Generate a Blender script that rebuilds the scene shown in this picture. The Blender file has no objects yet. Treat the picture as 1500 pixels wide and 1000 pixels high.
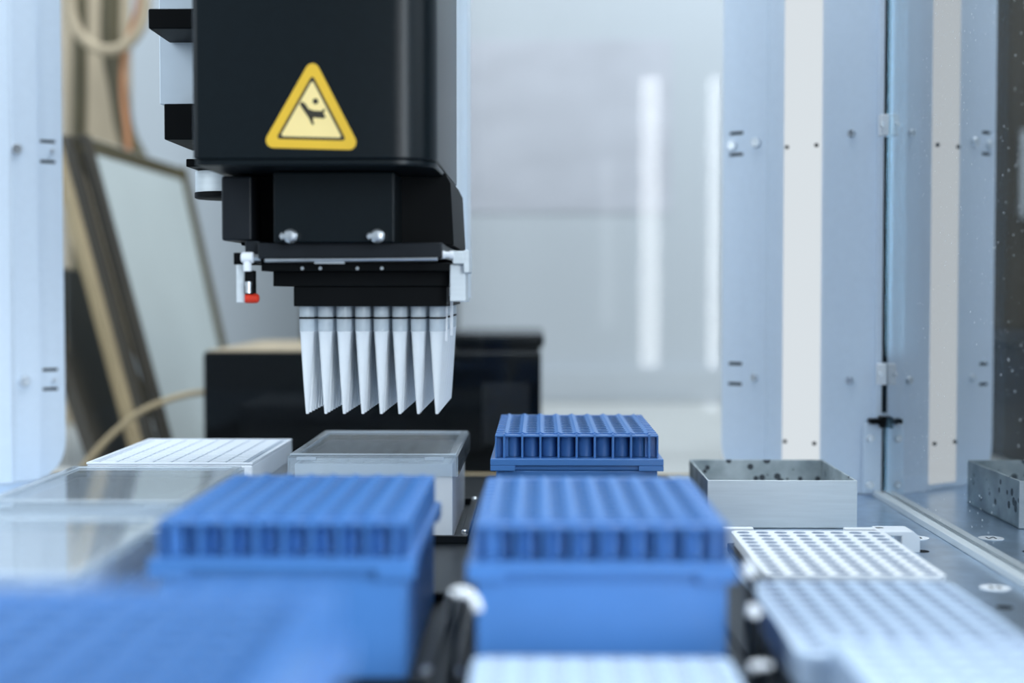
import bpy, bmesh, math, random
from mathutils import Vector, Matrix
random.seed(7)
S = 0.001            # everything is authored in millimetres
Z0 = 0.928           # height of the deck surface above the floor (m); z = 0 mm is the deck
scene = bpy.context.scene
COL = scene.collection

# ------------------------------------------------------------------ camera
cam_d = bpy.data.cameras.new('camera'); cam = bpy.data.objects.new('camera', cam_d); COL.objects.link(cam)
cam.location = (0, 0, Z0 + 0.127)
cam.rotation_euler = (math.radians(90 - 2.035), 0, math.radians(1.10))
cam_d.sensor_width = 36; cam_d.lens = 50; cam_d.clip_start = 0.02; cam_d.clip_end = 60
cam_d.dof.use_dof = True; cam_d.dof.focus_distance = 0.735; cam_d.dof.aperture_fstop = 4.1
scene.camera = cam
# ------------------------------------------------------------------ world, lights, exposure
w = bpy.data.worlds.new('world'); scene.world = w; w.use_nodes = True
w.node_tree.nodes['Background'].inputs[0].default_value = (0.70, 0.86, 1.0, 1)
w.node_tree.nodes['Background'].inputs[1].default_value = 0.33
def area(name, loc, target, sx, sy, power, col):
    l = bpy.data.lights.new(name, 'AREA'); l.shape = 'RECTANGLE'; l.size = sx; l.size_y = sy; l.energy = power; l.color = col
    o = bpy.data.objects.new(name, l); COL.objects.link(o); o.location = loc
    o.rotation_euler = (Vector(target) - Vector(loc)).to_track_quat('-Z', 'Y').to_euler(); return o
area('left_fill', (-1.3, 0.05, Z0 + 0.9), (-0.05, 0.8, Z0 + 0.05), 1.2, 1.2, 15, (0.80, 0.91, 1.0))  # unseen fill added on the left for brightness, no known window
area('side_light', (0.95, -0.70, Z0 + 0.50), (-0.2, 0.95, Z0 + 0.15), 0.8, 1.0, 30, (0.80, 0.91, 1.0))
area('top_fill', (0.4, 1.15, Z0 + 1.45), (0.2, 1.6, Z0), 1.4, 0.8, 34, (0.84, 0.93, 1.0))  # unseen fill added overhead, aimed to brighten the back wall
vs = scene.view_settings
scene.display_settings.display_device = 'sRGB'
vs.view_transform = 'Standard'; vs.look = 'None'; vs.gamma = 1.0; vs.use_curve_mapping = False; vs.exposure = 0.36
scene.cycles.max_bounces = 10; scene.cycles.transparent_max_bounces = 24

# ------------------------------------------------------------------ materials
def nmat(name):
    m = bpy.data.materials.new(name); m.use_nodes = True; nt = m.node_tree
    for n in list(nt.nodes):
        if n.type != 'OUTPUT_MATERIAL': nt.nodes.remove(n)
    return m, nt, nt.nodes['Material Output']
def plastic(name, col, rough=0.45, metal=0.0, var=0.06, scale=60, bump=0.0, spec=0.5, trans=0.0, stretch=None):
    m, nt, out = nmat(name); N = nt.nodes; L = nt.links
    p = N.new('ShaderNodeBsdfPrincipled'); tc = N.new('ShaderNodeTexCoord'); nz = N.new('ShaderNodeTexNoise')
    nz.inputs['Scale'].default_value = scale; nz.inputs['Detail'].default_value = 4
    if stretch:
        mp = N.new('ShaderNodeMapping'); mp.inputs['Scale'].default_value = stretch
        L.new(tc.outputs['Object'], mp.inputs[0]); L.new(mp.outputs[0], nz.inputs['Vector'])
    else: L.new(tc.outputs['Object'], nz.inputs['Vector'])
    r = N.new('ShaderNodeValToRGB')
    r.color_ramp.elements[0].color = (*[c * (1 - var) for c in col], 1); r.color_ramp.elements[0].position = 0.3
    r.color_ramp.elements[1].color = (*[min(1, c * (1 + var)) for c in col], 1); r.color_ramp.elements[1].position = 0.7
    L.new(nz.outputs['Fac'], r.inputs[0]); L.new(r.outputs[0], p.inputs['Base Color'])
    p.inputs['Roughness'].default_value = rough; p.inputs['Metallic'].default_value = metal
    p.inputs['Specular IOR Level'].default_value = spec
    if trans: p.inputs['Transmission Weight'].default_value = trans
    if bump:
        b = N.new('ShaderNodeBump'); b.inputs['Strength'].default_value = bump; b.inputs['Distance'].default_value = 0.0004
        L.new(nz.outputs['Fac'], b.inputs['Height']); L.new(b.outputs[0], p.inputs['Normal'])
    L.new(p.outputs[0], out.inputs[0]); return m
def clear(name, f0=0.04, tint=(0.95, 0.98, 1), rough=0.02, haze=0.0, dust=0.0, hazecol=(0.8, 0.86, 0.92)):
    """Clear plastic or glass sheet: Schlick reflection over straight-through transmission, a little haze, dust specks."""
    m, nt, out = nmat(name); N = nt.nodes; L = nt.links
    lw = N.new('ShaderNodeLayerWeight'); lw.inputs[0].default_value = 0.5
    pw = N.new('ShaderNodeMath'); pw.operation = 'POWER'; pw.inputs[1].default_value = 5
    ma = N.new('ShaderNodeMath'); ma.operation = 'MULTIPLY_ADD'; ma.inputs[1].default_value = 1 - f0; ma.inputs[2].default_value = f0
    L.new(lw.outputs['Facing'], pw.inputs[0]); L.new(pw.outputs[0], ma.inputs[0])
    t = N.new('ShaderNodeBsdfTransparent'); t.inputs[0].default_value = (*tint, 1)
    g = N.new('ShaderNodeBsdfGlossy'); g.inputs['Roughness'].default_value = rough
    d = N.new('ShaderNodeBsdfDiffuse'); d.inputs[0].default_value = (*hazecol, 1)
    hz = N.new('ShaderNodeMixShader'); hz.inputs[0].default_value = haze
    L.new(t.outputs[0], hz.inputs[1]); L.new(d.outputs[0], hz.inputs[2])
    if dust:
        tc = N.new('ShaderNodeTexCoord'); v = N.new('ShaderNodeTexVoronoi'); v.inputs['Scale'].default_value = 210
        L.new(tc.outputs['Object'], v.inputs['Vector'])
        lt = N.new('ShaderNodeMath'); lt.operation = 'LESS_THAN'; lt.inputs[1].default_value = dust
        L.new(v.outputs['Distance'], lt.inputs[0])
        nz = N.new('ShaderNodeTexNoise'); nz.inputs['Scale'].default_value = 9; L.new(tc.outputs['Object'], nz.inputs['Vector'])
        gt = N.new('ShaderNodeMath'); gt.operation = 'GREATER_THAN'; gt.inputs[1].default_value = 0.47; L.new(nz.outputs['Fac'], gt.inputs[0])
        mu = N.new('ShaderNodeMath'); mu.operation = 'MULTIPLY'; L.new(lt.outputs[0], mu.inputs[0]); L.new(gt.outputs[0], mu.inputs[1])
    mx = N.new('ShaderNodeMixShader'); L.new(ma.outputs[0], mx.inputs[0]); L.new(hz.outputs[0], mx.inputs[1]); L.new(g.outputs[0], mx.inputs[2])
    if dust:
        dm = N.new('ShaderNodeMixShader'); k = N.new('ShaderNodeMath'); k.operation = 'MULTIPLY'; k.inputs[1].default_value = 0.8
        L.new(mu.outputs[0], k.inputs[0]); L.new(k.outputs[0], dm.inputs[0]); L.new(mx.outputs[0], dm.inputs[1]); L.new(d.outputs[0], dm.inputs[2]); mx = dm
    L.new(mx.outputs[0], out.inputs[0]); return m
def lamp_mat(name, col, k):
    m, nt, out = nmat(name); e = nt.nodes.new('ShaderNodeEmission'); e.inputs[0].default_value = (*col, 1); e.inputs[1].default_value = k
    nt.links.new(e.outputs[0], out.inputs[0]); return m
def milky(name, col, k=0.35, rough=0.3, tl_=0.4):
    """Translucent polypropylene: white plastic with some light passing straight and scattered."""
    m, nt, out = nmat(name); N = nt.nodes; L = nt.links
    p = N.new('ShaderNodeBsdfPrincipled'); p.inputs['Base Color'].default_value = (*col, 1); p.inputs['Roughness'].default_value = rough
    tc = N.new('ShaderNodeTexCoord'); nz = N.new('ShaderNodeTexNoise'); nz.inputs['Scale'].default_value = 90; L.new(tc.outputs['Object'], nz.inputs['Vector'])
    bp = N.new('ShaderNodeBump'); bp.inputs['Strength'].default_value = 0.05; bp.inputs['Distance'].default_value = 0.0003
    L.new(nz.outputs['Fac'], bp.inputs['Height']); L.new(bp.outputs[0], p.inputs['Normal'])
    tl = N.new('ShaderNodeBsdfTranslucent'); tl.inputs[0].default_value = (*col, 1)
    t = N.new('ShaderNodeBsdfTransparent'); t.inputs[0].default_value = (0.93, 0.96, 1, 1)
    a = N.new('ShaderNodeMixShader'); a.inputs[0].default_value = tl_; L.new(p.outputs[0], a.inputs[1]); L.new(tl.outputs[0], a.inputs[2])
    b = N.new('ShaderNodeMixShader'); b.inputs[0].default_value = k; L.new(a.outputs[0], b.inputs[1]); L.new(t.outputs[0], b.inputs[2])
    L.new(b.outputs[0], out.inputs[0]); return m
def spotted_steel(name):
    m, nt, out = nmat(name); N = nt.nodes; L = nt.links
    p = N.new('ShaderNodeBsdfPrincipled'); p.inputs['Roughness'].default_value = 0.5; p.inputs['Metallic'].default_value = 0.35
    tc = N.new('ShaderNodeTexCoord'); v = N.new('ShaderNodeTexVoronoi'); v.inputs['Scale'].default_value = 150; v.inputs['Randomness'].default_value = 1
    nz = N.new('ShaderNodeTexNoise'); nz.inputs['Scale'].default_value = 45; nz.inputs['Detail'].default_value = 6
    L.new(tc.outputs['Object'], v.inputs['Vector']); L.new(tc.outputs['Object'], nz.inputs['Vector'])
    r = N.new('ShaderNodeValToRGB'); e = r.color_ramp.elements
    e[0].position = 0.35; e[0].color = (0.26, 0.31, 0.33, 1); e[1].position = 0.68; e[1].color = (0.60, 0.66, 0.68, 1)
    L.new(nz.outputs['Fac'], r.inputs[0])
    nb = N.new('ShaderNodeTexNoise'); nb.inputs['Scale'].default_value = 30; L.new(tc.outputs['Object'], nb.inputs['Vector'])
    mm = N.new('ShaderNodeMath'); mm.operation = 'MULTIPLY_ADD'; mm.inputs[1].default_value = 1.0; mm.inputs[2].default_value = -0.33; L.new(nb.outputs['Fac'], mm.inputs[0])
    lt = N.new('ShaderNodeMath'); lt.operation = 'LESS_THAN'; L.new(v.outputs['Distance'], lt.inputs[0]); L.new(mm.outputs[0], lt.inputs[1])
    mx = N.new('ShaderNodeMix'); mx.data_type = 'RGBA'; L.new(lt.outputs[0], mx.inputs['Factor']); L.new(r.outputs[0], mx.inputs['A']); mx.inputs['B'].default_value = (0.06, 0.07, 0.08, 1)
    L.new(mx.outputs['Result'], p.inputs['Base Color']); L.new(p.outputs[0], out.inputs[0]); return m
M = dict(
    blue=plastic('blue_plastic', (0.062, 0.185, 0.46), 0.30, var=0.03, spec=0.5),
    blue2=plastic('blue_plastic_pale', (0.06, 0.22, 0.66), 0.40, var=0.04),
    white=plastic('white_plastic', (0.80, 0.82, 0.85), 0.4, var=0.02),
    plate=plastic('plate_plastic', (0.84, 0.86, 0.88), 0.42, var=0.02),
    gloss=plastic('plate_plastic_glossy', (0.52, 0.64, 0.80), 0.22, var=0.03),
    mat=plastic('sealing_mat_plastic', (0.78, 0.82, 0.88), 0.45, var=0.02),
    grey2=plastic('sealing_mat_groove', (0.40, 0.46, 0.54), 0.5, var=0.03),
    milky=milky('milky_plastic', (0.88, 0.91, 0.95), 0.02, 0.35, 0.12),
    tip=milky('tip_plastic', (0.93, 0.96, 0.99), 0.05, 0.2, 0.15),
    collar=milky('tip_collar_plastic', (0.84, 0.90, 0.94), 0.5, 0.15, 0.2),
    inner=plastic('plate_well_shaded', (0.36, 0.43, 0.55), 0.4, var=0.03),  # darker than the plate: shade in the wells put into the colour
    filt=plastic('filter_foam', (0.92, 0.94, 0.97), 0.8, var=0.02),
    clear=clear('clear_plastic', 0.05, haze=0.35, rough=0.04),
    clearlid=clear('clear_lid', 0.06, haze=0.18, rough=0.05),
    glass=clear('side_glass', 0.70, tint=(0.50, 0.66, 0.76), rough=0.012, haze=0.012, dust=0.10, hazecol=(0.9, 0.94, 0.97)),
    rglass=clear('rear_glass', 0.012, tint=(0.975, 0.985, 0.99), rough=0.01),
    black=plastic('black_plastic', (0.004, 0.0045, 0.005), 0.5, var=0.1, spec=0.07),
    cover=plastic('black_cover', (0.004, 0.007, 0.009), 0.32, var=0.08, spec=0.2, bump=0.04, scale=300),
    case=plastic('glossy_case', (0.002, 0.003, 0.004), 0.2, var=0.1, spec=0.12),
    dark=plastic('dark_grey_metal', (0.010, 0.012, 0.015), 0.4, var=0.1, spec=0.2),
    deck=plastic('deck_coating', (0.52, 0.63, 0.76), 0.28, metal=0.9, var=0.12, scale=90, bump=0.03),
    nest=plastic('nest_plastic', (0.006, 0.008, 0.010), 0.35, var=0.1, spec=0.3),
    paint=plastic('powder_coat', (0.72, 0.81, 0.92), 0.42, var=0.015, scale=200, bump=0.02, spec=0.3),
    column=plastic('column_paint', (0.74, 0.82, 0.90), 0.32, var=0.02),
    steel=plastic('steel', (0.72, 0.75, 0.78), 0.28, metal=0.9, var=0.06, scale=150),
    alu=plastic('brushed_aluminium', (0.66, 0.70, 0.72), 0.45, metal=0.35, var=0.05, scale=30, stretch=(1, 1, 14)),
    spot=spotted_steel('spotted_steel'),
    red=plastic('red_plastic', (0.62, 0.035, 0.012), 0.35, var=0.05),
    yellow=plastic('sign_yellow', (0.66, 0.40, 0.022), 0.45, var=0.05),
    pale=plastic('sign_pale_yellow', (0.80, 0.62, 0.26), 0.45, var=0.03),
    ink=plastic('sign_black', (0.02, 0.015, 0.006), 0.5, var=0.05),
    wall=plastic('wall_paint', (0.53, 0.56, 0.59), 0.85, var=0.02, scale=3),
    board=plastic('board_paper', (0.53, 0.535, 0.58), 0.7, var=0.07, scale=9, stretch=(1, 1, 2.2)),
    bench=plastic('bench_laminate', (0.50, 0.50, 0.48), 0.5, var=0.03, scale=12),
    floor=plastic('floor_vinyl', (0.32, 0.33, 0.34), 0.6, var=0.05, scale=5),
    tan=plastic('tan_board', (0.42, 0.33, 0.22), 0.6, var=0.1, scale=12, stretch=(6, 1, 1)),
    tanedge=plastic('tan_frame', (0.40, 0.30, 0.17), 0.55, var=0.12, scale=20),
    brown=plastic('dark_brown', (0.035, 0.026, 0.014), 0.6, var=0.2, scale=15),
    olive=plastic('olive_hose', (0.085, 0.066, 0.028), 0.55, var=0.2, scale=15),
    grey=plastic('panel_grey', (0.52, 0.56, 0.55), 0.5, var=0.04, scale=10),
    orange=plastic('orange_tube', (0.50, 0.20, 0.08), 0.45, var=0.1),
    led=lamp_mat('lamp_strip', (0.88, 0.95, 1.0), 0.62),
    lamp=lamp_mat('lamp_tube', (0.95, 0.98, 1.0), 13),
    added_glow=lamp_mat('added_tube_glow', (0.85, 0.93, 1.0), 2.4),
)

# ------------------------------------------------------------------ mesh helpers (millimetres)
class MB:
    def __init__(s): s.v = []; s.f = []
    def add(s, vs, fs):
        o = len(s.v); s.v += [tuple(v) for v in vs]; s.f += [tuple(i + o for i in f) for f in fs]; return s
    def box(s, x0, x1, y0, y1, z0, z1):
        return s.add([(x0,y0,z0),(x1,y0,z0),(x1,y1,z0),(x0,y1,z0),(x0,y0,z1),(x1,y0,z1),(x1,y1,z1),(x0,y1,z1)],
                     [(0,3,2,1),(4,5,6,7),(0,1,5,4),(1,2,6,5),(2,3,7,6),(3,0,4,7)])
    def prism(s, poly, a, b, fn):
        """poly: CCW 2-D outline; fn(u, v, t) -> point; extruded from t=a to t=b."""
        n = len(poly)
        vs = [fn(u, v, a) for u, v in poly] + [fn(u, v, b) for u, v in poly]
        return s.add(vs, [tuple(range(n - 1, -1, -1)), tuple(range(n, 2 * n))] + [(i, (i + 1) % n, n + (i + 1) % n, n + i) for i in range(n)])
    def lathe(s, prof, seg=16, c=(0, 0, 0), axis='z', cap=True):
        vs = []
        for r, h in prof:
            for k in range(seg):
                a = 2 * math.pi * k / seg; p = (r * math.cos(a), r * math.sin(a), h)
                if axis == 'y': p = (p[0], h, -p[1])
                if axis == 'x': p = (h, p[0], p[1])
                vs.append((p[0] + c[0], p[1] + c[1], p[2] + c[2]))
        fs = []
        for i in range(len(prof) - 1):
            for k in range(seg):
                k2 = (k + 1) % seg; fs.append((i*seg + k, i*seg + k2, (i+1)*seg + k2, (i+1)*seg + k))
        if cap: fs += [tuple(range(seg - 1, -1, -1)), tuple((len(prof) - 1) * seg + k for k in range(seg))]
        return s.add(vs, fs)
    def tube(s, pts, r, seg=10, rad=None):
        pts = [Vector(p) for p in pts]; vs = []; n = len(pts); up = Vector((0.13, 0.97, 0.21)).normalized()
        for i, p in enumerate(pts):
            t = (pts[min(i + 1, n - 1)] - pts[max(i - 1, 0)]).normalized()
            a = t.cross(up).normalized(); b = t.cross(a); rr = rad[i] if rad else r
            for k in range(seg):
                q = 2 * math.pi * k / seg; vs.append(p + a * rr * math.cos(q) + b * rr * math.sin(q))
        fs = [(i*seg + k, i*seg + (k+1) % seg, (i+1)*seg + (k+1) % seg, (i+1)*seg + k) for i in range(n - 1) for k in range(seg)]
        return s.add(vs, fs + [tuple(range(seg - 1, -1, -1)), tuple((n-1)*seg + k for k in range(seg))])
    def mesh(s, name, m, smooth=35):
        me = bpy.data.meshes.new(name); me.from_pydata([(x*S, y*S, z*S) for x, y, z in s.v], [], s.f)
        bm = bmesh.new(); bm.from_mesh(me); bmesh.ops.recalc_face_normals(bm, faces=bm.faces)
        for f in bm.faces: f.smooth = True
        bm.to_mesh(me); bm.free(); me.set_sharp_from_angle(angle=math.radians(smooth)); me.materials.append(m); return me
    def build(s, name, m, parent=None, loc=(0, 0, 0), bevel=0, seg=2, smooth=35):
        return link(name, s.mesh(name, m, smooth), parent, loc, bevel, seg)
def link(name, me, parent=None, loc=(0, 0, 0), bevel=0, seg=2):
    o = bpy.data.objects.new(name, me); COL.objects.link(o)
    if parent: o.parent = parent; o.location = (loc[0]*S, loc[1]*S, loc[2]*S)
    else: o.location = (loc[0]*S, loc[1]*S, Z0 + loc[2]*S)
    if bevel:
        b = o.modifiers.new('bevel', 'BEVEL'); b.width = bevel*S; b.segments = seg; b.limit_method = 'ANGLE'; b.angle_limit = math.radians(40)
        b.harden_normals = True
    return o
def tag(o, label, cat, group=None, kind=None):
    o['label'] = label; o['category'] = cat
    if group: o['group'] = group
    if kind: o['kind'] = kind
    return o
def thing(name, label, cat, loc=(0, 0, 0), group=None):
    o = bpy.data.objects.new(name, None); COL.objects.link(o); o.empty_display_size = 0.02
    o.location = (loc[0]*S, loc[1]*S, Z0 + loc[2]*S); return tag(o, label, cat, group)
def B(*a): return MB().box(*a)
def spline(pts, n=8):
    out = []; P = [Vector(p) for p in pts]
    for i in range(len(P) - 1):
        p0 = P[max(i-1, 0)]; p1 = P[i]; p2 = P[i+1]; p3 = P[min(i+2, len(P)-1)]
        for k in range(n):
            t = k / n
            out.append(0.5*((2*p1) + (p2-p0)*t + (2*p0-5*p1+4*p2-p3)*t*t + (3*p1-p0-3*p2+p3)*t**3))
    return out + [P[-1]]
def frame(mb, x0, x1, y0, y1, ix0, ix1, iy0, iy1, z0, z1):
    mb.box(x0, x1, y0, iy0, z0, z1); mb.box(x0, x1, iy1, y1, z0, z1); mb.box(x0, ix0, iy0, iy1, z0, z1); mb.box(ix1, x1, iy0, iy1, z0, z1); return mb

def structure(o): o['kind'] = 'structure'; return o
# ------------------------------------------------------------------ the room
structure(B(-2500, 2500, -1500, 2060, -20, 0).build('floor', M['floor'], None, (0, 0, -928)))
structure(B(-2500, 2500, 0, 60, 0, 2700).build('wall_back', M['wall'], None, (0, 2000, -928)))
structure(B(-2500, 2500, -14, 0, 0, 45).build('trim_1', M['wall'], None, (0, 2000, -28)))
bench = thing('lab_bench', 'long pale grey lab bench running under and behind the workstation', 'bench', (0, 1000, -928))
B(-1500, 1500, -900, 980, 870, 900).build('bench_top', M['bench'], bench, bevel=2)
for sx in (-1400, 1400):
    for sy in (-800, 900): B(sx - 25, sx + 25, sy - 25, sy + 25, 0, 870).build('leg', M['dark'], bench)

# ------------------------------------------------------------------ the deck with its labware nests
deck = thing('workstation_deck', 'grey-blue metal workstation deck with black bed carrying racks, plates and bin', 'deck', (0, 0, -28))
B(-480, 330, 140, 978, 0, 28).build('deck_plate', M['deck'], deck, bevel=1)
o = B(-480, 330, 979, 989, 0, 28).build('edge_strip', M['tanedge'], deck); o['label'] = 'tan strip along the back edge of the deck'
def nest(cx, cy, hx=44.2, hy=64, h=4, solid=False):
    mb = MB()
    if solid: mb.box(-hx, hx, -hy, hy, 0, h)
    else: frame(mb, -hx - 4, hx + 4, -hy - 3, hy + 3, -hx, hx, -hy, hy, 0, h)
    n = mb.build('labware_nest', M['nest'], deck, (cx, cy, 28.05), bevel=0.5)
    k = -4 if solid else 2
    for sx in (() if solid else (-1, 1)):
        for sy in (-1, 1):
            MB().lathe([(1.7, 0), (1.7, 1.0), (1.2, 1.5)], 12, (sx*(hx + k), sy*(hy - 7), h)).build('screw', M['steel'], n)
    return n
for cx, cy in ((18.6, 762), (19.8, 510), (-82.5, 512), (-81, 228), (-84.2, 777), (-190, 644.5), (-190, 504), (-190, 783)): nest(cx, cy)
nest(130, 635.5, 38, 57, 4.1, True); nest(117, 483.5, 39, 57, 4.1, True); nest(121.5, 352.5, 39, 57, 4.1, True); nest(19, 377.5, 39, 57, 4.1, True)
for x0, x1 in ((-36, -25), (69, 74)):
    for y in (300, 420, 590, 680): MB().lathe([(2.6, 0), (2.6, 1.6), (1.4, 2.2)], 14, ((x0 + x1)/2, y, 28)).build('deck_bolt', M['steel'], deck)
for x in (-32, 71.5): B(x - 2, x + 2, 160, 900, 28.2, 31).build('guide_rail', M['nest'], deck, bevel=0.5)
B(-300, 88, 145, 976, 28.02, 28.15).build('labware_bed', M['nest'], deck)
def clip(x, y, pts, r, px_, h):
    """black post standing on the deck that carries a small white locating hook"""
    p = B(-1.5, 1.5, -1.5, 1.5, 0, h).build('locating_post', M['nest'], deck, (px_, y, 28.05), bevel=0.4)
    c = MB().tube(spline([(x + a - px_, 0, z) for a, z in pts], 4), r, 10).build('locating_clip', M['white'], p, (0, 0, 0)); c['label'] = 'white plastic locating hook'
clip(-24.5, 440, [(-2.5, 32.5), (0, 33.2), (3, 32.4), (5, 29.5), (5.4, 27.5)], 1.5, -27, 33)
clip(67, 455, [(-1.2, 39), (0, 38), (0.6, 35.5)], 2.4, 68, 37); clip(67, 443, [(-1.5, 27.5), (0, 27), (1.2, 25.5)], 2.0, 68, 26); clip(66.5, 425, [(-3, 14), (0, 14.4), (3, 14)], 1.4, 68, 14)
# slot discs, a hole and the raised clip bracket behind the nearest-in-focus plate
for i, (x, y) in enumerate([(194, 731), (195, 608), (195, 485)]):
    d = MB().lathe([(6.4, 0), (6.4, 0.3)], 28).build('slot_disc', M['white'], deck, (x, y, 28)); d['label'] = 'round white slot disc'
    mb = MB()
    for a, b in [((-1.9, -2.6), (-1.9, 2.6)), ((-1.9, 2.6), (1.9, -2.6)), ((1.9, -2.6), (1.9, 2.6))]:
        dx, dy = b[0]-a[0], b[1]-a[1]; l = math.hypot(dx, dy); nx, ny = -dy/l*0.45, dx/l*0.45
        mb.prism([(a[0]-nx, a[1]-ny), (b[0]-nx, b[1]-ny), (b[0]+nx, b[1]+ny), (a[0]+nx, a[1]+ny)], 0.3, 0.4, lambda u, v, t: (u, v, t))
    mb.build('letter', M['ink'], d)
for x, y in [(187, 694), (187, 571), (187, 448)]:
    h = MB().lathe([(3.4, 0), (3.4, 0.15), (2.4, 0.16), (2.2, 0.02)], 24).build('hole', M['black'], deck, (x, y, 28))
br = MB(); br.prism([(0, 0), (9, 0), (9, 7.5), (5.5, 10.5), (-11, 10.5), (-11, 8), (0, 8)], 690, 706, lambda u, v, t: (176 + u, t, 28 + v))
br.box(150, 170, 698, 702, 28, 38.5)
o = br.build('clip_bracket', M['white'], deck, bevel=0.6); o['label'] = 'white bevelled clip bracket'
o = B(90, 106, 700, 704, 28, 38.3).build('clip_bracket', M['white'], deck, bevel=0.8)

# ------------------------------------------------------------------ corner posts (folded sheet metal on a diagonal)
def corner_post(name, label, side, screws_p, slots, strip):
    """Profile coordinates: t along the diagonal from the side window inwards, n towards the room inside."""
    A = Vector((216, 884)); Bv = Vector((121, 954)); u = (Bv - A).normalized(); nn = Vector((-u.y, u.x))
    if nn.y > 0: nn = -nn
    def W(t, n, z):
        p = A + u*t + nn*n
        return (p.x if side > 0 else -198.7 - p.x, p.y, z)
    root = thing(name, label, 'post', (0, 0, 0))
    th = 1.5
    prof = [(8.6, 0), (12, 2.6), (18, 4.2), (24, 4.6), (43, 4.6), (69, 4.6), (76, 4.6), (80, 4.6), (84.5, 0), (86, 0), (100, 0), (100.6, -2.6)]
    mb = MB(); n = len(prof); zb, zt = 0.4, 620
    vs = [W(t, q, z) for z in (zb, zt) for t, q in prof] + [W(t, q - th, z) for z in (zb, zt) for t, q in prof]
    fs = [(i, i+1, n+i+1, n+i) for i in range(n-1)] + [(2*n+i, 3*n+i, 3*n+i+1, 2*n+i+1) for i in range(n-1)]
    fs += [(i, 2*n+i, 2*n+i+1, i+1) for i in range(n-1)] + [(n+i, n+i+1, 3*n+i+1, 3*n+i) for i in range(n-1)] + [(0, n, 3*n, 2*n), (n-1, 3*n-1, 4*n-1, 2*n-1)]
    mb.add(vs, fs); mb.build('panel', M['paint'], root, smooth=28)
    # flange with slots and a rounded lower corner
    ts = [100.2, 103, 113.5, 116, 118]; zs = [26]
    for z in sorted(slots): zs += [z - 1.1, z + 1.1]
    zs += [620]; mb = MB(); q = -2.6
    def quad(t0, t1, z0, z1): 
        mb.add([W(t, k, z) for k in (q, q - th) for t, z in ((t0, z0), (t1, z0), (t1, z1), (t0, z1))],
               [(0,1,2,3),(7,6,5,4),(0,4,5,1),(1,5,6,2),(2,6,7,3),(3,7,4,0)])
    for i in range(len(ts) - 1):
        for j in range(len(zs) - 1):
            if i == 1 and j % 2 == 1: continue
            quad(ts[i], ts[i+1], zs[j], zs[j+1])
    arc = [(118 - 18*(1 - math.cos(a)), 26 - 24*math.sin(a)) for a in [k*math.pi/16 for k in range(9)]]
    mb.prism([(100.2, 26)] + [(t, z) for t, z in arc][::1], q, q - th, lambda t, z, k: W(t, k, z))
    fl = mb.build('flange', M['paint'], root, smooth=30)
    # folded lip at the opening edge: light line
    def disc(t, n0, z, r, h, nm, m, parent):
        mb = MB(); sg = 14
        c = Vector(W(t, n0, z)); nv = (Vector(W(t, n0 + 1, z)) - c); tv = (Vector(W(t + 1, n0, z)) - c); zv = Vector((0, 0, 1))
        rings = [(r, 0), (r, h*0.5), (r*0.8, h), (r*0.42, h), (r*0.4, h*0.55)]
        vs = [c + tv*(rr*math.cos(2*math.pi*k/sg)) + zv*(rr*math.sin(2*math.pi*k/sg)) + nv*hh for rr, hh in rings for k in range(sg)]
        fs = [(i*sg + k, i*sg + (k+1) % sg, (i+1)*sg + (k+1) % sg, (i+1)*sg + k) for i in range(len(rings)-1) for k in range(sg)] + [tuple((len(rings)-1)*sg + k for k in range(sg)), tuple(range(sg))]
        mb.add(vs, fs); return mb.build(nm, m, parent)
    for t, z, r in screws_p:
        n0 = -2.6 if t > 100.5 else (0 if t > 84 else (4.6 if t > 20 else 0))
        disc(t, n0, z, r, 2.2, 'screw', M['steel'], root)
    mb = MB()
    for z in sorted(slots): 
        mb.add([W(t, k, zz) for k in (-7, -8) for t, zz in ((101, z-4), (116, z-4), (116, z+4), (101, z+4))], [(0,1,2,3),(7,6,5,4),(0,4,5,1),(1,5,6,2),(2,6,7,3),(3,7,4,0)])
    mb.build('slot_backing', M['black'], root)
    mb = MB(); mb.add([W(t, k, z) for k in (-4.3, -12) for t, z in ((96, 1), (99.5, 1), (99.5, 620), (96, 620))], [(0,1,2,3),(7,6,5,4),(0,4,5,1),(1,5,6,2),(2,6,7,3),(3,7,4,0)])
    mb.build('stiffener', M['paint'], root)
    return root, W, disc
rp, RW, rdisc = corner_post('corner_post', 'blue-white folded metal corner post beside the bright light strip', 1,
    [(111, 223.5, 3.2), (92, 224, 3.4), (92, 70, 2.6), (23, 225, 2.6), (23, 71, 2.6)], [231.5, 217.5, 78.5, 65], True)
lp, LW, ldisc = corner_post('corner_post', 'pale blue metal corner post in front of the brown clutter', -1,
    [(110.5, 220.5, 1.6), (86.5, 220.5, 3.9), (90, 67, 3.9), (110, 67, 1.6)], [227, 213.5, 74, 61], False)
# hinge plate of the side window on the right post
hp = MB(); hp.prism([(209, 884), (217, 880), (219, 884), (209, 889)], 0.4, 620, lambda u, v, t: (u, v, t))
hp.build('hinge_post', M['paint'], rp)
def cam_screw(x, y, z, r, parent, nm='screw', m='steel', h=2):
    return MB().lathe([(r, 0), (r, -h*0.5), (r*0.75, -h), (r*0.4, -h), (r*0.38, -h*0.6)], 14, (x, y, z), 'y').build(nm, M[m], parent)
pl = B(200.5, 212, 880, 882.5, 2, 45).build('hinge_plate', M['paint'], rp, bevel=0.6)
for z in (7, 36): cam_screw(204.5, 880, z, 2.6, pl)
lt = MB().box(203, 212, 874, 882, 45.5, 48.5).box(209.5, 212.6, 872, 882, 43, 50).build('latch', M['black'], rp, bevel=0.5)
for z0, z1 in ((3, 43), (52, 69), (83, 221), (235, 620)):
    B(211.7, 212.8, 879, 882, z0, z1).build('gasket', M['black'], rp)
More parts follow.
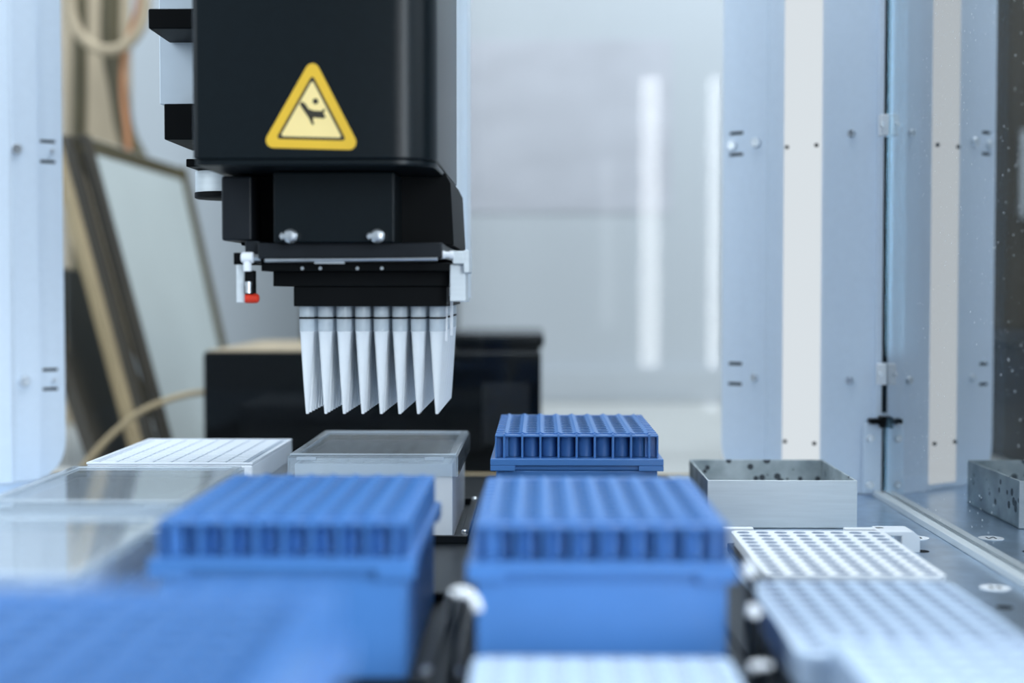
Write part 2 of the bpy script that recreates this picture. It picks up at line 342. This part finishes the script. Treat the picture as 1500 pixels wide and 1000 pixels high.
for z0, z1 in ((69.5, 82.5), (221.5, 234.5)):
    c = B(207.5, 212.8, 873.5, 880, z0, z1).build('hinge_clip', M['white'], rp, bevel=0.7)
    cam_screw(208.4, 873.5, (z0+z1)/2, 1.6, c)
# light strips
def strip_box(W, t0, t1, z0, z1, n0, n1):
    mb = MB(); mb.add([W(t, k, z) for k in (n0, n1) for t, z in ((t0, z0), (t1, z0), (t1, z1), (t0, z1))], [(3,2,1,0),(4,5,6,7),(1,5,4,0),(2,6,5,1),(3,7,6,2),(0,4,7,3)]); return mb
ls = thing('light_strip', 'tall glowing white light strip on the right corner post', 'lamp', (0, 0, 0))
strip_box(RW, 43, 69, 4, 618, 4.7, 6.2).build('diffuser', M['led'], ls, bevel=0.5)
for z in (219, 30):
    for t in (46, 66.5):
        rdisc(t, 6.2, z, 1.3, 1.6, 'screw', M['dark'], ls)
# ------------------------------------------------------------------ the windows of the enclosure
w1 = B(0, 4, 0, 624, 0, 620).build('window_1', M['glass'], None, (213, 256, 4)); structure(w1)
r = MB().box(206.5, 211.5, 140, 882, 0.1, 3.6).box(211.6, 219, 140, 882, 0.1, 2.6).build('lower_track', M['alu'], w1, (-213, -256, -4), bevel=0.4)
w2 = B(-322, 124, 0, 3, 0, 620).build('window_2', M['rglass'], None, (0, 966, 0.2)); structure(w2)
# two lamps on the front posts (out of the frame, seen mirrored in the rear window)
for x0, x1, z0, z1, m, lab in ((142, 168, 20, 424, 'lamp', 'bright light tube, inner one of the two tall tubes mirrored in the rear glass'),
                               (236, 262, 20, 424, 'lamp', 'bright light tube, outer one mirrored in the rear glass beside the corner post'),
                               (87, 103, 78, 308, 'added_glow', 'short faint tube added for a dim streak in the rear glass')):  # last tube is added for the dim streak, no known lamp
    t = thing('tube_lamp', lab, 'lamp', ((x0+x1)/2, -60, z0)); hw = (x1-x0)/2
    B(-hw, hw, -2, 2, 0, z1 - z0).build('diffuser', M[m], t, bevel=1.5)
    B(-hw - 3, hw + 3, -8, -2.5, -5, z1 - z0 + 5).build('housing', M['paint'], t)

# ------------------------------------------------------------------ labware
def well_mesh(name, m, r, depth, peak=0.0, half=4.5, seg=16, rim=0.0, skirt=1.0, inner=None):
    mb = MB(); sq = []; c1 = []; c2 = []; c0 = []
    for k in range(seg):
        a = 2*math.pi*k/seg; c, s_ = math.cos(a), math.sin(a); f = half/max(abs(c), abs(s_))
        corner = abs(abs(c) - abs(s_)) < 1e-6
        sq.append((c*f, s_*f, peak if corner else 0)); c0.append(((r+0.35)*c, (r+0.35)*s_, rim)); c1.append((r*c, r*s_, rim)); c2.append((r*0.82*c, r*0.82*s_, -depth))
    sk = [(x, y, -skirt) for x, y, z in sq]
    mb.v = sk + sq + c0 + c1 + c2
    for q in range(4): mb.f += [(q*seg + k, q*seg + (k+1) % seg, (q+1)*seg + (k+1) % seg, (q+1)*seg + k) for k in range(seg)]
    mb.f.append(tuple(4*seg + k for k in range(seg)))
    me = bpy.data.meshes.new(name); me.from_pydata([(x*S, y*S, z*S) for x, y, z in mb.v], [], mb.f)
    bm = bmesh.new(); bm.from_mesh(me)
    for f in bm.faces: f.smooth = True
    bm.to_mesh(me); bm.free(); me.set_sharp_from_angle(angle=math.radians(40)); me.materials.append(m)
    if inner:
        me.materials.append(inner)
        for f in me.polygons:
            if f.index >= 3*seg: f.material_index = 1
    return me
WELL_BLUE = well_mesh('well', M['blue'], 3.7, 10, 1.2)
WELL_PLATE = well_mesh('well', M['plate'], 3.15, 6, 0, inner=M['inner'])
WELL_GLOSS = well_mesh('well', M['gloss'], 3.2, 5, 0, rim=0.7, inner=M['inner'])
WELL_WHITE = well_mesh('well', M['white'], 3.3, 8, 0)
def wells(me, parent, z):
    for j in range(12):
        for i in range(8):
            o = bpy.data.objects.new('well', me); COL.objects.link(o); o.parent = parent
            o.location = ((-31.5 + 9*i)*S, (-49.5 + 9*j)*S, z*S)
def tip_rack(label, cx, y0, H, z0=0.2, group=None):
    t = thing('tip_rack', label, 'rack', (cx, y0 + 63, z0), group)
    B(-40, 40, -59.5, 59.5, 0, H - 17).build('box_base', M['blue'], t, bevel=1.2)
    mb = MB().box(-42.7, 42.7, -63, 63, H - 14.6, H - 11.3)
    for sx in (-1, 1):
        for sy in (-1, 1):
            x0, x1 = sorted((sx*42.7, sx*30.5)); yy0, yy1 = sorted((sy*63, sy*49)); mb.box(x0, x1, yy0, yy1, H - 17.3, H - 14.6)
    mb.box(-41, 41, -60.5, 60.5, H - 17, H - 14.6)
    mb.build('collar', M['blue'], t, bevel=0.35)
    mb = MB(); zt = H; zb = H - 11.3
    mb.box(-36, 36, -48.5, 48.5, zb, zt - 1.1).box(-34.5, 34.5, -49, 49, zb, zt - 1.1)     # core behind the tubes
    frame(mb, -40.5, 40.5, -58.5, 58.5, -36, 36, -54, 54, zt - 0.9, zt)                # border of the top
    for sx in (-1, 1): mb.box(*sorted((sx*40.5, sx*39.7)), -58.5, 58.5, zb, zt - 0.9)
    for i in range(9):
        x = -36 + 9*i
        for sy in (-1, 1): mb.box(x - 0.55, x + 0.55, *sorted((sy*48, sy*58.4)), zb, zt + 0.5)
    for j in range(13):
        y = -54 + 9*j
        for sx in (-1, 1): mb.box(*sorted((sx*34, sx*40.4)), y - 0.55, y + 0.55, zb, zt + 0.4)
    for i in range(8):
        for sy in (-1, 1): mb.lathe([(4.0, zb), (4.0, zt - 0.9)], 20, (-31.5 + 9*i, sy*48.8, 0))
    ins = mb.build('insert', M['blue'], t, bevel=0.18, seg=1)
    wells(WELL_BLUE, ins, zt); return t
tip_rack('sharp royal blue tip rack standing behind the blurred blue rack, left of the metal bin', 18.6, 699, 55.3)
tip_rack('blurred royal blue tip rack in the middle, in front of the sharp blue rack', 19.8, 447, 52)
tip_rack('blurred royal blue tip rack in front of the clear lidded box', -82.5, 449, 52.5)
# tall pale blue rack right in the foreground
tip_rack('strongly blurred tall blue tip rack filling the lower left corner', -81, 165, 67)

def plate(label, x0, x1, y0, z, me, mat, deep=9, group=None):
    cx = (x0 + x1)/2; hx = (x1 - x0)/2; hy = 55.5
    t = thing('well_plate', label, 'plate', (cx, y0 + hy, z - deep))
    def rr(hx, hy, r, n=6):
        return [(sx*(hx - r) + r*math.cos(a), sy*(hy - r) + r*math.sin(a)) for sx, sy, a0 in ((1,1,0),(-1,1,90),(-1,-1,180),(1,-1,270)) for a in [math.radians(a0 + 90*k/n) for k in range(n+1)]]
    mb = MB(); out = rr(hx, hy, 5); n = len(out)
    # top border ring between the well field and the rounded outline, then the skirt
    inn = [(max(-36, min(36, x*1.0)), max(-54, min(54, y))) for x, y in out]
    vs = [(x, y, deep) for x, y in inn] + [(x, y, deep) for x, y in out] + [(x, y, deep - 3) for x, y in out] + [(x*0.97, y*0.97, deep - 3) for x, y in out] + [(x*0.97, y*0.97, 0.1) for x, y in out]
    fs = [(q*n + i, q*n + (i+1) % n, (q+1)*n + (i+1) % n, (q+1)*n + i) for q in range(4) for i in range(n)] + [tuple(4*n + i for i in range(n))]
    mb.add(vs, fs); fr = mb.build('plate_frame', mat, t)
    wells(me, fr, deep); return t
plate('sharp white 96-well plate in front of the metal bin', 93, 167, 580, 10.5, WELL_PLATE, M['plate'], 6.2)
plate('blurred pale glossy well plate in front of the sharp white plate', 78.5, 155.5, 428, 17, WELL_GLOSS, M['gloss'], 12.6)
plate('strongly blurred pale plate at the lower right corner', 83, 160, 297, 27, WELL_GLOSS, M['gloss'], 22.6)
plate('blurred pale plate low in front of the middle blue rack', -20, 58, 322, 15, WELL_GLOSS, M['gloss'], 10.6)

def lidded(label, x0, x1, y0, y1, z, skirt, inside, body_m):
    t = thing('lidded_box', label, 'box', ((x0+x1)/2, (y0+y1)/2, 0.2)); hx = (x1-x0)/2; hy = (y1-y0)/2
    mb = MB(); zb = z - 4.5
    frame(mb, -hx+3, hx-3, -hy+3, hy-3, -hx+4.6, hx-4.6, -hy+4.6, hy-4.6, 0, zb); mb.box(-hx+4.6, hx-4.6, -hy+4.6, hy-4.6, 0, 2)
    for i in range(9): mb.box(-36 + 9*i - 0.8, -36 + 9*i + 0.8, -hy+4.5, -hy+5.8, 2, zb)
    mb.build('box_body', M[body_m], t, bevel=0.5)
    mb = MB(); frame(mb, -hx, hx, -hy, hy, -hx+1.1, hx-1.1, -hy+1.1, hy-1.1, z - skirt, z - 1.2)
    mb.box(-hx, hx, -hy, hy, z - 1.2, z - 0.1)
    lid = mb.build('lid', M['clearlid'], t); lid['label'] = 'clear plastic lid'
    mb = MB(); frame(mb, -hx+1, hx-1, -hy+1, hy-1, -hx+5, hx-5, -hy+5, hy-5, z, z + 0.9); mb.build('rim', M['clear'], lid, bevel=0.4)
    for sx in (-0.78, 0.72): B(sx*hx - 5, sx*hx + 5, -hy - 0.5, -hy + 0.5, z - 2.4, z - 0.6).build('catch', M['clear'], lid, bevel=0.3)
    if inside:
        ins = MB(); frame(ins, -hx+5, hx-5, -hy+5, hy-5, -36, 36, -54 if hy > 59.5 else -hy+6, 54 if hy > 59.5 else hy-6, zb - 2.2, zb - 1)
        ii = ins.build('insert', M['white'], t); wells(WELL_WHITE, ii, zb - 1)
    return t
lidded('clear lidded white tip box under the pipette tips', -127.5, -41, 716, 838, 43.5, 10.5, True, 'milky')
lidded('clear flat lidded box in front of the white grid-topped block', -233, -147, 585, 704, 38.8, 14, False, 'milky')
lidded('blurred clear lidded box at the left edge behind the foreground blue rack', -233, -147, 446, 562, 36, 12, False, 'milky')

# deep-well block with a mat of square caps
t = thing('deep_well_block', 'white block with a grid of square caps, left of the clear lidded box', 'plate', (-190, 783, 0.2))
B(-41.5, 41.5, -57, 57, 0, 26).build('lower_body', M['milky'], t, bevel=1.5)
B(-43, 43, -58.5, 58.5, 26, 37.6).build('upper_body', M['mat'], t, bevel=1.2)
mt = B(-38.5, 38.5, -56, 56, 37.6, 38.2).build('sealing_mat', M['grey2'], t)
mb = B(-4.0, 4.0, -3.6, 3.6, 0, 0.35).mesh('cap', M['mat'])
for j in range(12):
    for i in range(8):
        link('cap', mb, mt, (-33 + 9.4*i - 0, -50.6 + 9.2*j, 38.2), 0)
frame(MB(), -43, 43, -58.5, 58.5, -41, 41, -57, 57, 37.6, 38.8).build('rim', M['mat'], t, bevel=0.3)

# ------------------------------------------------------------------ the metal waste bin
t = thing('metal_bin', 'open rectangular grey metal bin with spotted inside', 'bin', (130, 806, 0.2))
hx, hy, hh = 40, 46, 25.6
mb = MB(); mb.box(-hx, hx, -hy, -hy+1.1, 0, hh); mb.box(-hx, hx, -hy+1.1, hy-1.1, 0, 1)
mb.build('front_wall', M['alu'], t, bevel=0.35)
B(-hx, hx, hy-1.1, hy, 0, hh + 0.3).build('back_wall', M['spot'], t, bevel=0.3)
B(-hx, -hx+1.1, -hy+1.2, hy-1.2, 0, hh).build('side_wall', M['spot'], t, bevel=0.3)
B(hx-1.1, hx, -hy+1.2, hy-1.2, 0, hh).build('side_wall', M['spot'], t, bevel=0.3)

# ------------------------------------------------------------------ the 96-channel pipetting head  (E = eye height)
E = 127
head = thing('pipetting_head', 'black multichannel pipetting head with a yellow warning triangle', 'pipette', (-98, 736, E - 8))
HX, HY, HZ = -98, 736, E - 8
def hb(name, m, *boxes, bevel=0.6, label=None, parent=None):
    mb = MB()
    for x0, x1, y0, y1, e0, e1 in boxes: mb.box(x0 - HX, x1 - HX, y0 - HY, y1 - HY, e0 + E - HZ, e1 + E - HZ)
    o = mb.build(name, M[m], parent or head, bevel=bevel)
    if label: o['label'] = label
    return o
def rrect(x0, x1, y0, y1, rs, n=8):
    pts = []
    for (cx, cy, a0), r in zip(((x1, y1, 0), (x0, y1, 90), (x0, y0, 180), (x1, y0, 270)), rs):
        ox = cx - r if cx == x1 else cx + r; oy = cy - r if cy == y1 else cy + r
        pts += [(ox + r*math.cos(math.radians(a0 + 90*k/n)), oy + r*math.sin(math.radians(a0 + 90*k/n))) for k in range(n+1)]
    return pts
mb = MB(); mb.prism(rrect(-152.7, -45.8, 625, 800, (10, 4, 3, 19)), 58 + E, 330 + E, lambda u, v, tt: (u - HX, v - HY, tt - HZ))
mb.prism(rrect(-152.0, -46.4, 626, 800, (10, 4, 3, 19)), 55.2 + E, 58 + E, lambda u, v, tt: (u - HX, v - HY, tt - HZ))
mb.build('cover', M['cover'], head, bevel=0.8, smooth=30)
# lower housing with a chamfered right shoulder
mb = MB(); mb.prism([(-145, 22), (-41.5, 22), (-41.6, 26), (-43, 52), (-45.5, 57), (-145, 57)], 690, 800, lambda u, v, tt: (u - HX, tt - HY, v + E - HZ))
mb.build('housing', M['black'], head, bevel=0.6)
hb('side_block', 'dark', (-149.6, -135.2, 668, 790, 23.6, 54), bevel=1.2)
hb('front_plate', 'cover', (-122.6, -66.7, 655, 690, 22.3, 54.8), bevel=0.8)
hb('clamp_bar', 'dark', (-131, -45, 660, 800, 15, 22.4), (-138, -131, 665, 790, 13, 23.5), bevel=0.8)
hb('base_plate', 'black', (-131, -42, 668, 800, 9.3, 13.3), bevel=0.5)
hb('tip_block', 'black', (-127, -42.6, 677, 798, 2.2, 9.3), (-117.6, -44.3, 679, 796, -7.4, 2.2), bevel=0.4)
for x in (-114.2, -74.2):
    b = MB().lathe([(2.0, 655), (2.0, 653.5), (3.2, 653.4), (3.3, 651.4), (2.3, 650.3), (0.8, 650)], 18, (x - HX, -HY, 25.2 + E - HZ), 'y').build('bolt', M['steel'], head)
    MB().lathe([(1.9, 653.4), (1.9, 650.9), (1.2, 650.2)], 6, (x - HX - 3.1, -HY, 25.1 + E - HZ), 'y').build('locknut', M['steel'], b)
mb = MB(); mb.tube([(-127 - HX, 657 - HY, 14.1 + E - HZ), (-86, 657, 0) and (-86 - HX, 657 - HY, 14.3 + E - HZ), (-47 - HX, 657 - HY, 14.6 + E - HZ)], 0.85, 10)
mb.box(-104 - HX, -90 - HX, 656.6 - HY, 658 - HY, 12.6 + E - HZ, 14 + E - HZ)
mb.build('metal_rod', M['steel'], head)
for x in (-111.5, -103, -85.5, -74): MB().lathe([(0.9, 0), (0.8, -0.4)], 12, (x - HX, 668 - HY, 10.6 + E - HZ), 'y').build('screw', M['steel'], head)
# the left air fitting with its red cap
fl = hb('fitting_block', 'black', (-144, -134, 668, 690, 12.4, 18), bevel=0.4)
mb = MB(); mb.lathe([(2.0, 0), (2.6, 0.6), (2.6, 5.4), (2.0, 5.8)], 16, (-139.4 - HX, 664 - HY, 15.6 + E - HZ), 'x')
mb.lathe([(1.9, 0), (1.9, 6.8), (1.5, 7)], 16, (-136.6 - HX, 664 - HY, 9.2 + E - HZ)); mb.build('elbow', M['white'], head)
MB().lathe([(1.7, 0), (1.7, 3.2)], 6, (-133.6 - HX, 664 - HY, 15.6 + E - HZ), 'x').build('nut', M['steel'], head)
hb('strut', 'alu', (-142.8, -138.6, 668, 674, -5.6, 12.4), bevel=0.4)
hb('rod_holder', 'black', (-138.5, -134.2, 666, 673, -1.6, 9.6), bevel=0.5)
MB().lathe([(1.5, 0), (1.5, 3.4), (1.7, 3.5), (1.7, 5.2), (1.2, 5.4)], 14, (-136.3 - HX, 664.6 - HY, -1 + E - HZ)).build('ferrule', M['steel'], head)
o = MB().lathe([(2.35, 0), (2.4, 3.8), (2.2, 5.6), (1.4, 6.3)], 18, (-138.3 - HX, 668 - HY, -3.5 + E - HZ), 'x').build('end_cap', M['red'], head); o['label'] = 'small red end cap'
# the right fitting
MB().lathe([(1.9, 0), (1.9, 2.2), (1.5, 2.3), (1.5, 4.6), (1.9, 4.7), (1.9, 6.4)], 14, (-46.4 - HX, 664 - HY, 16.8 + E - HZ), 'x').build('nut', M['white'], head)
hb('fitting_block', 'alu', (-40.4, -35.2, 664, 690, 12.6, 18.6), bevel=0.4)
hb('bracket', 'alu', (-35.4, -32.8, 664, 692, 8.4, 19), (-42, -34.6, 668, 692, -5, 12.4), bevel=0.5)
hb('ejector_strip', 'white', (-46.4, -45.0, 697, 699, -24.8, 2), (-44.9, -42.8, 698, 700, -2.5, 1.8), (-43.9, -42.5, 699, 701, -22, -2.5), bevel=0.2)
# warning triangle
sg = hb('warning_sign', 'yellow', bevel=0) if False else None
def rtri(cx, cz, R, r, squash=(1, 1), rot=0, n=7):
    P = [(R*math.cos(math.radians(a + rot)), R*math.sin(math.radians(a + rot))) for a in (90, 210, 330)]; out = []
    for (px_, pz_), a in zip(P, (90, 210, 330)):
        ox, oz = px_*(1 - r*2/R) if R else 0, pz_*(1 - r*2/R)
        out += [(cx + squash[0]*(ox + r*math.cos(math.radians(a + rot - 60 + 120*k/n))), cz + squash[1]*(oz + r*math.sin(math.radians(a + rot - 60 + 120*k/n)))) for k in range(n+1)]
    return out
CX, CZ = -99.9, 75.8
def flat(poly, y, th, name, m, parent, mbx=None):
    mb = mbx or MB(); mb.prism(poly, y - th, y, lambda u, v, tt: (u - HX, tt - HY, v + E - HZ))
    return mb.build(name, M[m], parent) if name else mb
sign = flat(rtri(CX, CZ, 26.0, 3.2, (0.985, 1.04), -1.5), 625, 0.25, 'warning_sign', 'yellow', head); sign['label'] = 'yellow warning triangle with black pictogram'
flat(rtri(CX, CZ - 0.1, 18.2, 1.0, (0.985, 1.04), -1.5), 624.75, 0.06, 'black_border', 'ink', sign)
flat(rtri(CX, CZ - 0.1, 15.9, 0.8, (0.985, 1.04), -1.5), 624.69, 0.06, 'pale_field', 'pale', sign)
mb = MB(); yf = 624.63
def pic(poly): flat(poly, yf, 0.06, None, None, None, mb)
def px2(pts): return [(-120 + (u - 390)/3.33 - 0.0, 99.5 - (v - 95)/3.33) for u, v in pts]
c0 = (463, 150); pic(px2([(c0[0] + 4.3*math.cos(-a), c0[1] + 4.3*math.sin(-a)) for a in [2*math.pi*k/16 for k in range(16)]]))
pic(px2([(439.5, 154.5), (443, 150), (448, 153.5), (453, 161), (460, 163.5), (472, 164), (475, 160.5), (477.5, 163), (474.5, 167), (478, 173), (474.5, 175), (460, 173.5), (456, 178), (450, 170)][::-1]))
pic(px2([(453, 174), (459, 174), (460.5, 184), (457.5, 184)][::-1]))
pg = mb.build('pictogram', M['ink'], sign); pg['label'] = 'black pictogram of a figure'

# tips: 8 columns by 12 rows, each a thing of its own
COLLAR = MB().lathe([(3.75, 0), (3.75, -5.6), (3.62, -12)], 14, cap=False).mesh('collar', M['collar'])
TIP = MB().lathe([(3.62, -12), (3.45, -12.4), (3.0, -19), (2.0, -35), (1.25, -46), (0.75, -52), (0.45, -52), (0.7, -46), (1.6, -34), (2.6, -19), (3.1, -12.5)], 14, cap=False).mesh('tip_body', M['tip'])
FIL = MB().lathe([(3.15, -12.6), (2.95, -16.4)], 12).mesh('filter_plug', M['filt'])
RING = MB().lathe([(3.3, -5.0), (3.84, -5.1), (3.84, -6.0), (3.3, -6.1)], 14).mesh('ring', M['black'])
ORD = ['first', 'second', 'third', 'fourth', 'fifth', 'sixth', 'seventh', 'eighth', 'ninth', 'tenth', 'eleventh', 'twelfth']
first = None
for j in range(12):
    for i in range(8):
        lab = 'white pipette tip, %s column from the red cap, %s row from the front' % (ORD[i], ORD[j])
        p = (-112.5 + 9*i, 687 + 9*j, E - 7.5)
        if first is None:
            first = thing('pipette_tip', lab, 'pipette tip', p, 'pipette tips under the black head')
            kids = [link('tip_body', TIP, first), link('collar', COLLAR, first), link('filter_plug', FIL, first), link('ring', RING, first)]; kids[3]['label'] = 'black sealing ring'
        else:
            r_ = first.copy(); COL.objects.link(r_); r_.location = (p[0]*S, p[1]*S, Z0 + p[2]*S); r_['label'] = lab
            for kd in kids:
                c = kd.copy(); COL.objects.link(c); c.parent = r_

# ------------------------------------------------------------------ the gantry behind and beside the head
g = thing('gantry_slide', 'pale metal slide plate with black brackets behind the black head', 'slide', (-170, 760, E + 50))
def gb(name, m, *boxes, bevel=0.5):
    mb = MB()
    for x0, x1, y0, y1, e0, e1 in boxes: mb.box(x0 + 170, x1 + 170, y0 - 760, y1 - 760, e0 - 50, e1 - 50)
    return mb.build(name, M[m], g, bevel=bevel)
gb('slide_plate', 'column', (-197.5, -153.5, 740, 752, 97, 380))
gb('bracket', 'black', (-192.2, -153.2, 700, 739.5, 128.6, 138.5), bevel=0.8)
k = gb('lower_bracket', 'black', (-190, -153.2, 720, 776, 76.5, 94.6), bevel=0.6)
for x, y in ((-176, 738), (-166, 757)): MB().lathe([(4, 0), (4, -0.3)], 18, (x + 170, y - 760, 26.5)).build('hole', M['ink'], k)
MB().lathe([(16, 0), (17, 0.6), (17, 3.2)], 32, (3, 0, -1)).build('foot_ring', M['black'], g)
MB().lathe([(16.6, 0), (16.6, 11)], 32, (3, 0, 2.3)).build('bearing', M['alu'], g)
gb('spacer', 'black', (-183.5, -153.2, 738, 776, 64.4, 68.5), bevel=0.5); gb('spindle', 'steel', (-180, -154, 745, 770, 68.5, 76.5))
zc = thing('lift_column', 'white vertical lift column directly behind the black head', 'column', (-50, 820, E - 4))
mb = MB(); mb.prism(rrect(-66, -40.6, 801, 850, (5, 5, 3, 7)), 0, 400, lambda u, v, tt: (u + 50, v - 820, tt)); mb.build('profile', M['column'], zc, smooth=30)
B(-14, 8.5, -18.6, 27, 0, 2).build('end_plate', M['column'], zc, (0, 0, -2.2))

# ------------------------------------------------------------------ behind the rear window
bx = thing('instrument_box', 'wide glossy black box standing on the bench behind the rear glass', 'box', (-136, 1270, -27.6))
B(-137.5, 137.5, -120, 120, 0, 105).build('case', M['case'], bx, bevel=2.5)
ld = MB(); ld.prism(rrect(62, 140, -95, 110, (6, 6, 6, 6)), 107, 119, lambda u, v, tt: (u, v, tt)); ld.build('raised_lid', M['case'], bx, bevel=4, seg=3)
B(66, 136, -90, 105, 105, 107).build('lid_seal', M['dark'], bx)
o = B(-135.5, 60, -117, 117, 105, 106.2).build('top_panel', M['tan'], bx, bevel=0.4); o['label'] = 'light top panel'
B(90, 128, -121, -120, 30, 80).build('door', M['dark'], bx, bevel=0.4)
cb = MB().tube(spline([(-272, 1210, 42), (-300, 1190, 39), (-330, 1180, 28), (-352, 1180, 12), (-372, 1180, -8), (-386, 1182, -25)], 8), 2.6, 10).build('cable', M['tanedge'], None)
tag(cb, 'tan cable arching from the black box to the bench', 'cable')
def slab(name, quad, th, m, parent=None):
    q = [Vector(p) for p in quad]; n = (q[1]-q[0]).cross(q[3]-q[0]).normalized()*th
    mb = MB(); mb.add(list(q) + [p + n for p in q], [(0,1,2,3),(7,6,5,4),(0,4,5,1),(1,5,6,2),(2,6,7,3),(3,7,4,0)]); return mb.build(name, m, parent, bevel=1)
def lerp(a, b, k): return tuple(x + (y - x)*k for x, y in zip(a, b))
# leaning framed panel: corners bottom-left, bottom-right, top-right, top-left
fp = thing('framed_panel', 'grey panel in a tan frame leaning behind the rear glass', 'panel', (0, 0, 0))
BL, BR, TR, TL = (-333, 1250, -27), (-325, 1525, -27), (-386.6, 1525, 257), (-409, 1250, 263)
slab('panel', (BL, BR, TR, TL), 6, M['grey'], fp)
def bar(a, b, wv, th, m):
    a = Vector(a); b = Vector(b); wv = Vector(wv)
    return slab('frame_bar', (a, b, b + wv, a + wv), th, M[m], fp)
bar(lerp(BL, TL, 0.01), TL, (-16, -14, 0), -16, 'tanedge'); bar(BL, TL, (2, 14, 0), -9, 'brown'); bar(lerp(BL, TL, 0), TL, (-20, 2, 0), 10, 'brown')
bar(TL, TR, (0, 0, -15), -9, 'olive'); bar(BR, TR, (-1, -18, 0), 9, 'olive')
bd = slab('dark_board', ((-392, 1225, -27), (-384, 1330, -27), (-436, 1330, 140), (-456, 1245, 150)), 12, M['brown'])
tag(bd, 'dark brown board leaning beside the tan framed panel', 'board')
tb = B(0, 78, 0, 14, 0, 560).build('tan_board', M['tan'], None, (-552, 1640, -27.5)); tag(tb, 'upright tan board behind the framed panel and hoses', 'board')
hs = MB().tube(spline([(-468, 1560, 470), (-470, 1560, 400), (-463, 1562, 350), (-455, 1565, 300), (-440, 1570, 262), (-434, 1575, 200), (-436, 1580, 60), (-436, 1580, -16)], 8), 10.5, 12).build('hose', M['olive'], None)
tag(hs, 'thick dark olive hose hanging beside the tan board', 'hose')
h2 = MB().tube(spline([(-506, 1570, 470), (-508, 1570, 340), (-511, 1572, 260), (-511, 1575, 180), (-512, 1575, 60), (-512, 1575, -18)], 8), 8, 12).build('hose', M['olive'], None)
tag(h2, 'thinner dark hose hanging nearest the pale corner post', 'hose')
ot = MB().tube(spline([(-425, 1520, 450), (-430, 1520, 420), (-442, 1522, 385), (-446, 1524, 340), (-442, 1526, 290), (-440, 1530, 200)], 8), 3.4, 10).build('tube', M['orange'], None)
tag(ot, 'thin orange tube running along the dark hose', 'tube')
mb = MB(); mb.tube([(-454 + 40*math.cos(a), 1500, 430 + 50*math.sin(a)) for a in [2*math.pi*k/28 for k in range(29)]], 6, 10)
rg = mb.build('ring', M['tan'], None); tag(rg, 'pale ring looped around the dark hose', 'ring')
nb = thing('notice_board', 'pale pinkish notice board on the back wall', 'board', (20, 1996, E + 110))
B(-165, 165, 2.4, 3.9, 0, 240).build('board_sheet', M['board'], nb)
sc = thing('rear_blocker', 'added dark cabinet against the back wall behind the black head', 'blocker', (-197, 1820, -27.8))  # unseen, added to darken what the side glass reflects
B(-84, 84, -148, 148, 30, 1100).build('body', M['brown'], sc, bevel=2)
for z in (40, 570):
    d = B(-80, 80, -152, -149, z, z + 510).build('door', M['brown'], sc, bevel=1); B(60, 66, -162, -152, z + 200, z + 300).build('handle', M['steel'], d)
B(-80, 80, -140, 140, 0, 30).build('plinth', M['black'], sc)
oc = thing('side_blocker', 'dark cabinet added outside the dusty side glass to darken the view through it', 'blocker', (480, 1230, -27.8))  # added so that the side glass shows dark behind it
B(-225, 330, -200, 200, 30, 1100).build('body', M['brown'], oc, bevel=2); B(-220, 325, -190, 190, 0, 30).build('plinth', M['black'], oc)
d = B(-222, 50, -204, -200.5, 40, 1080).build('door', M['brown'], oc, bevel=1); B(30, 36, -214, -204, 500, 600).build('handle', M['steel'], d)
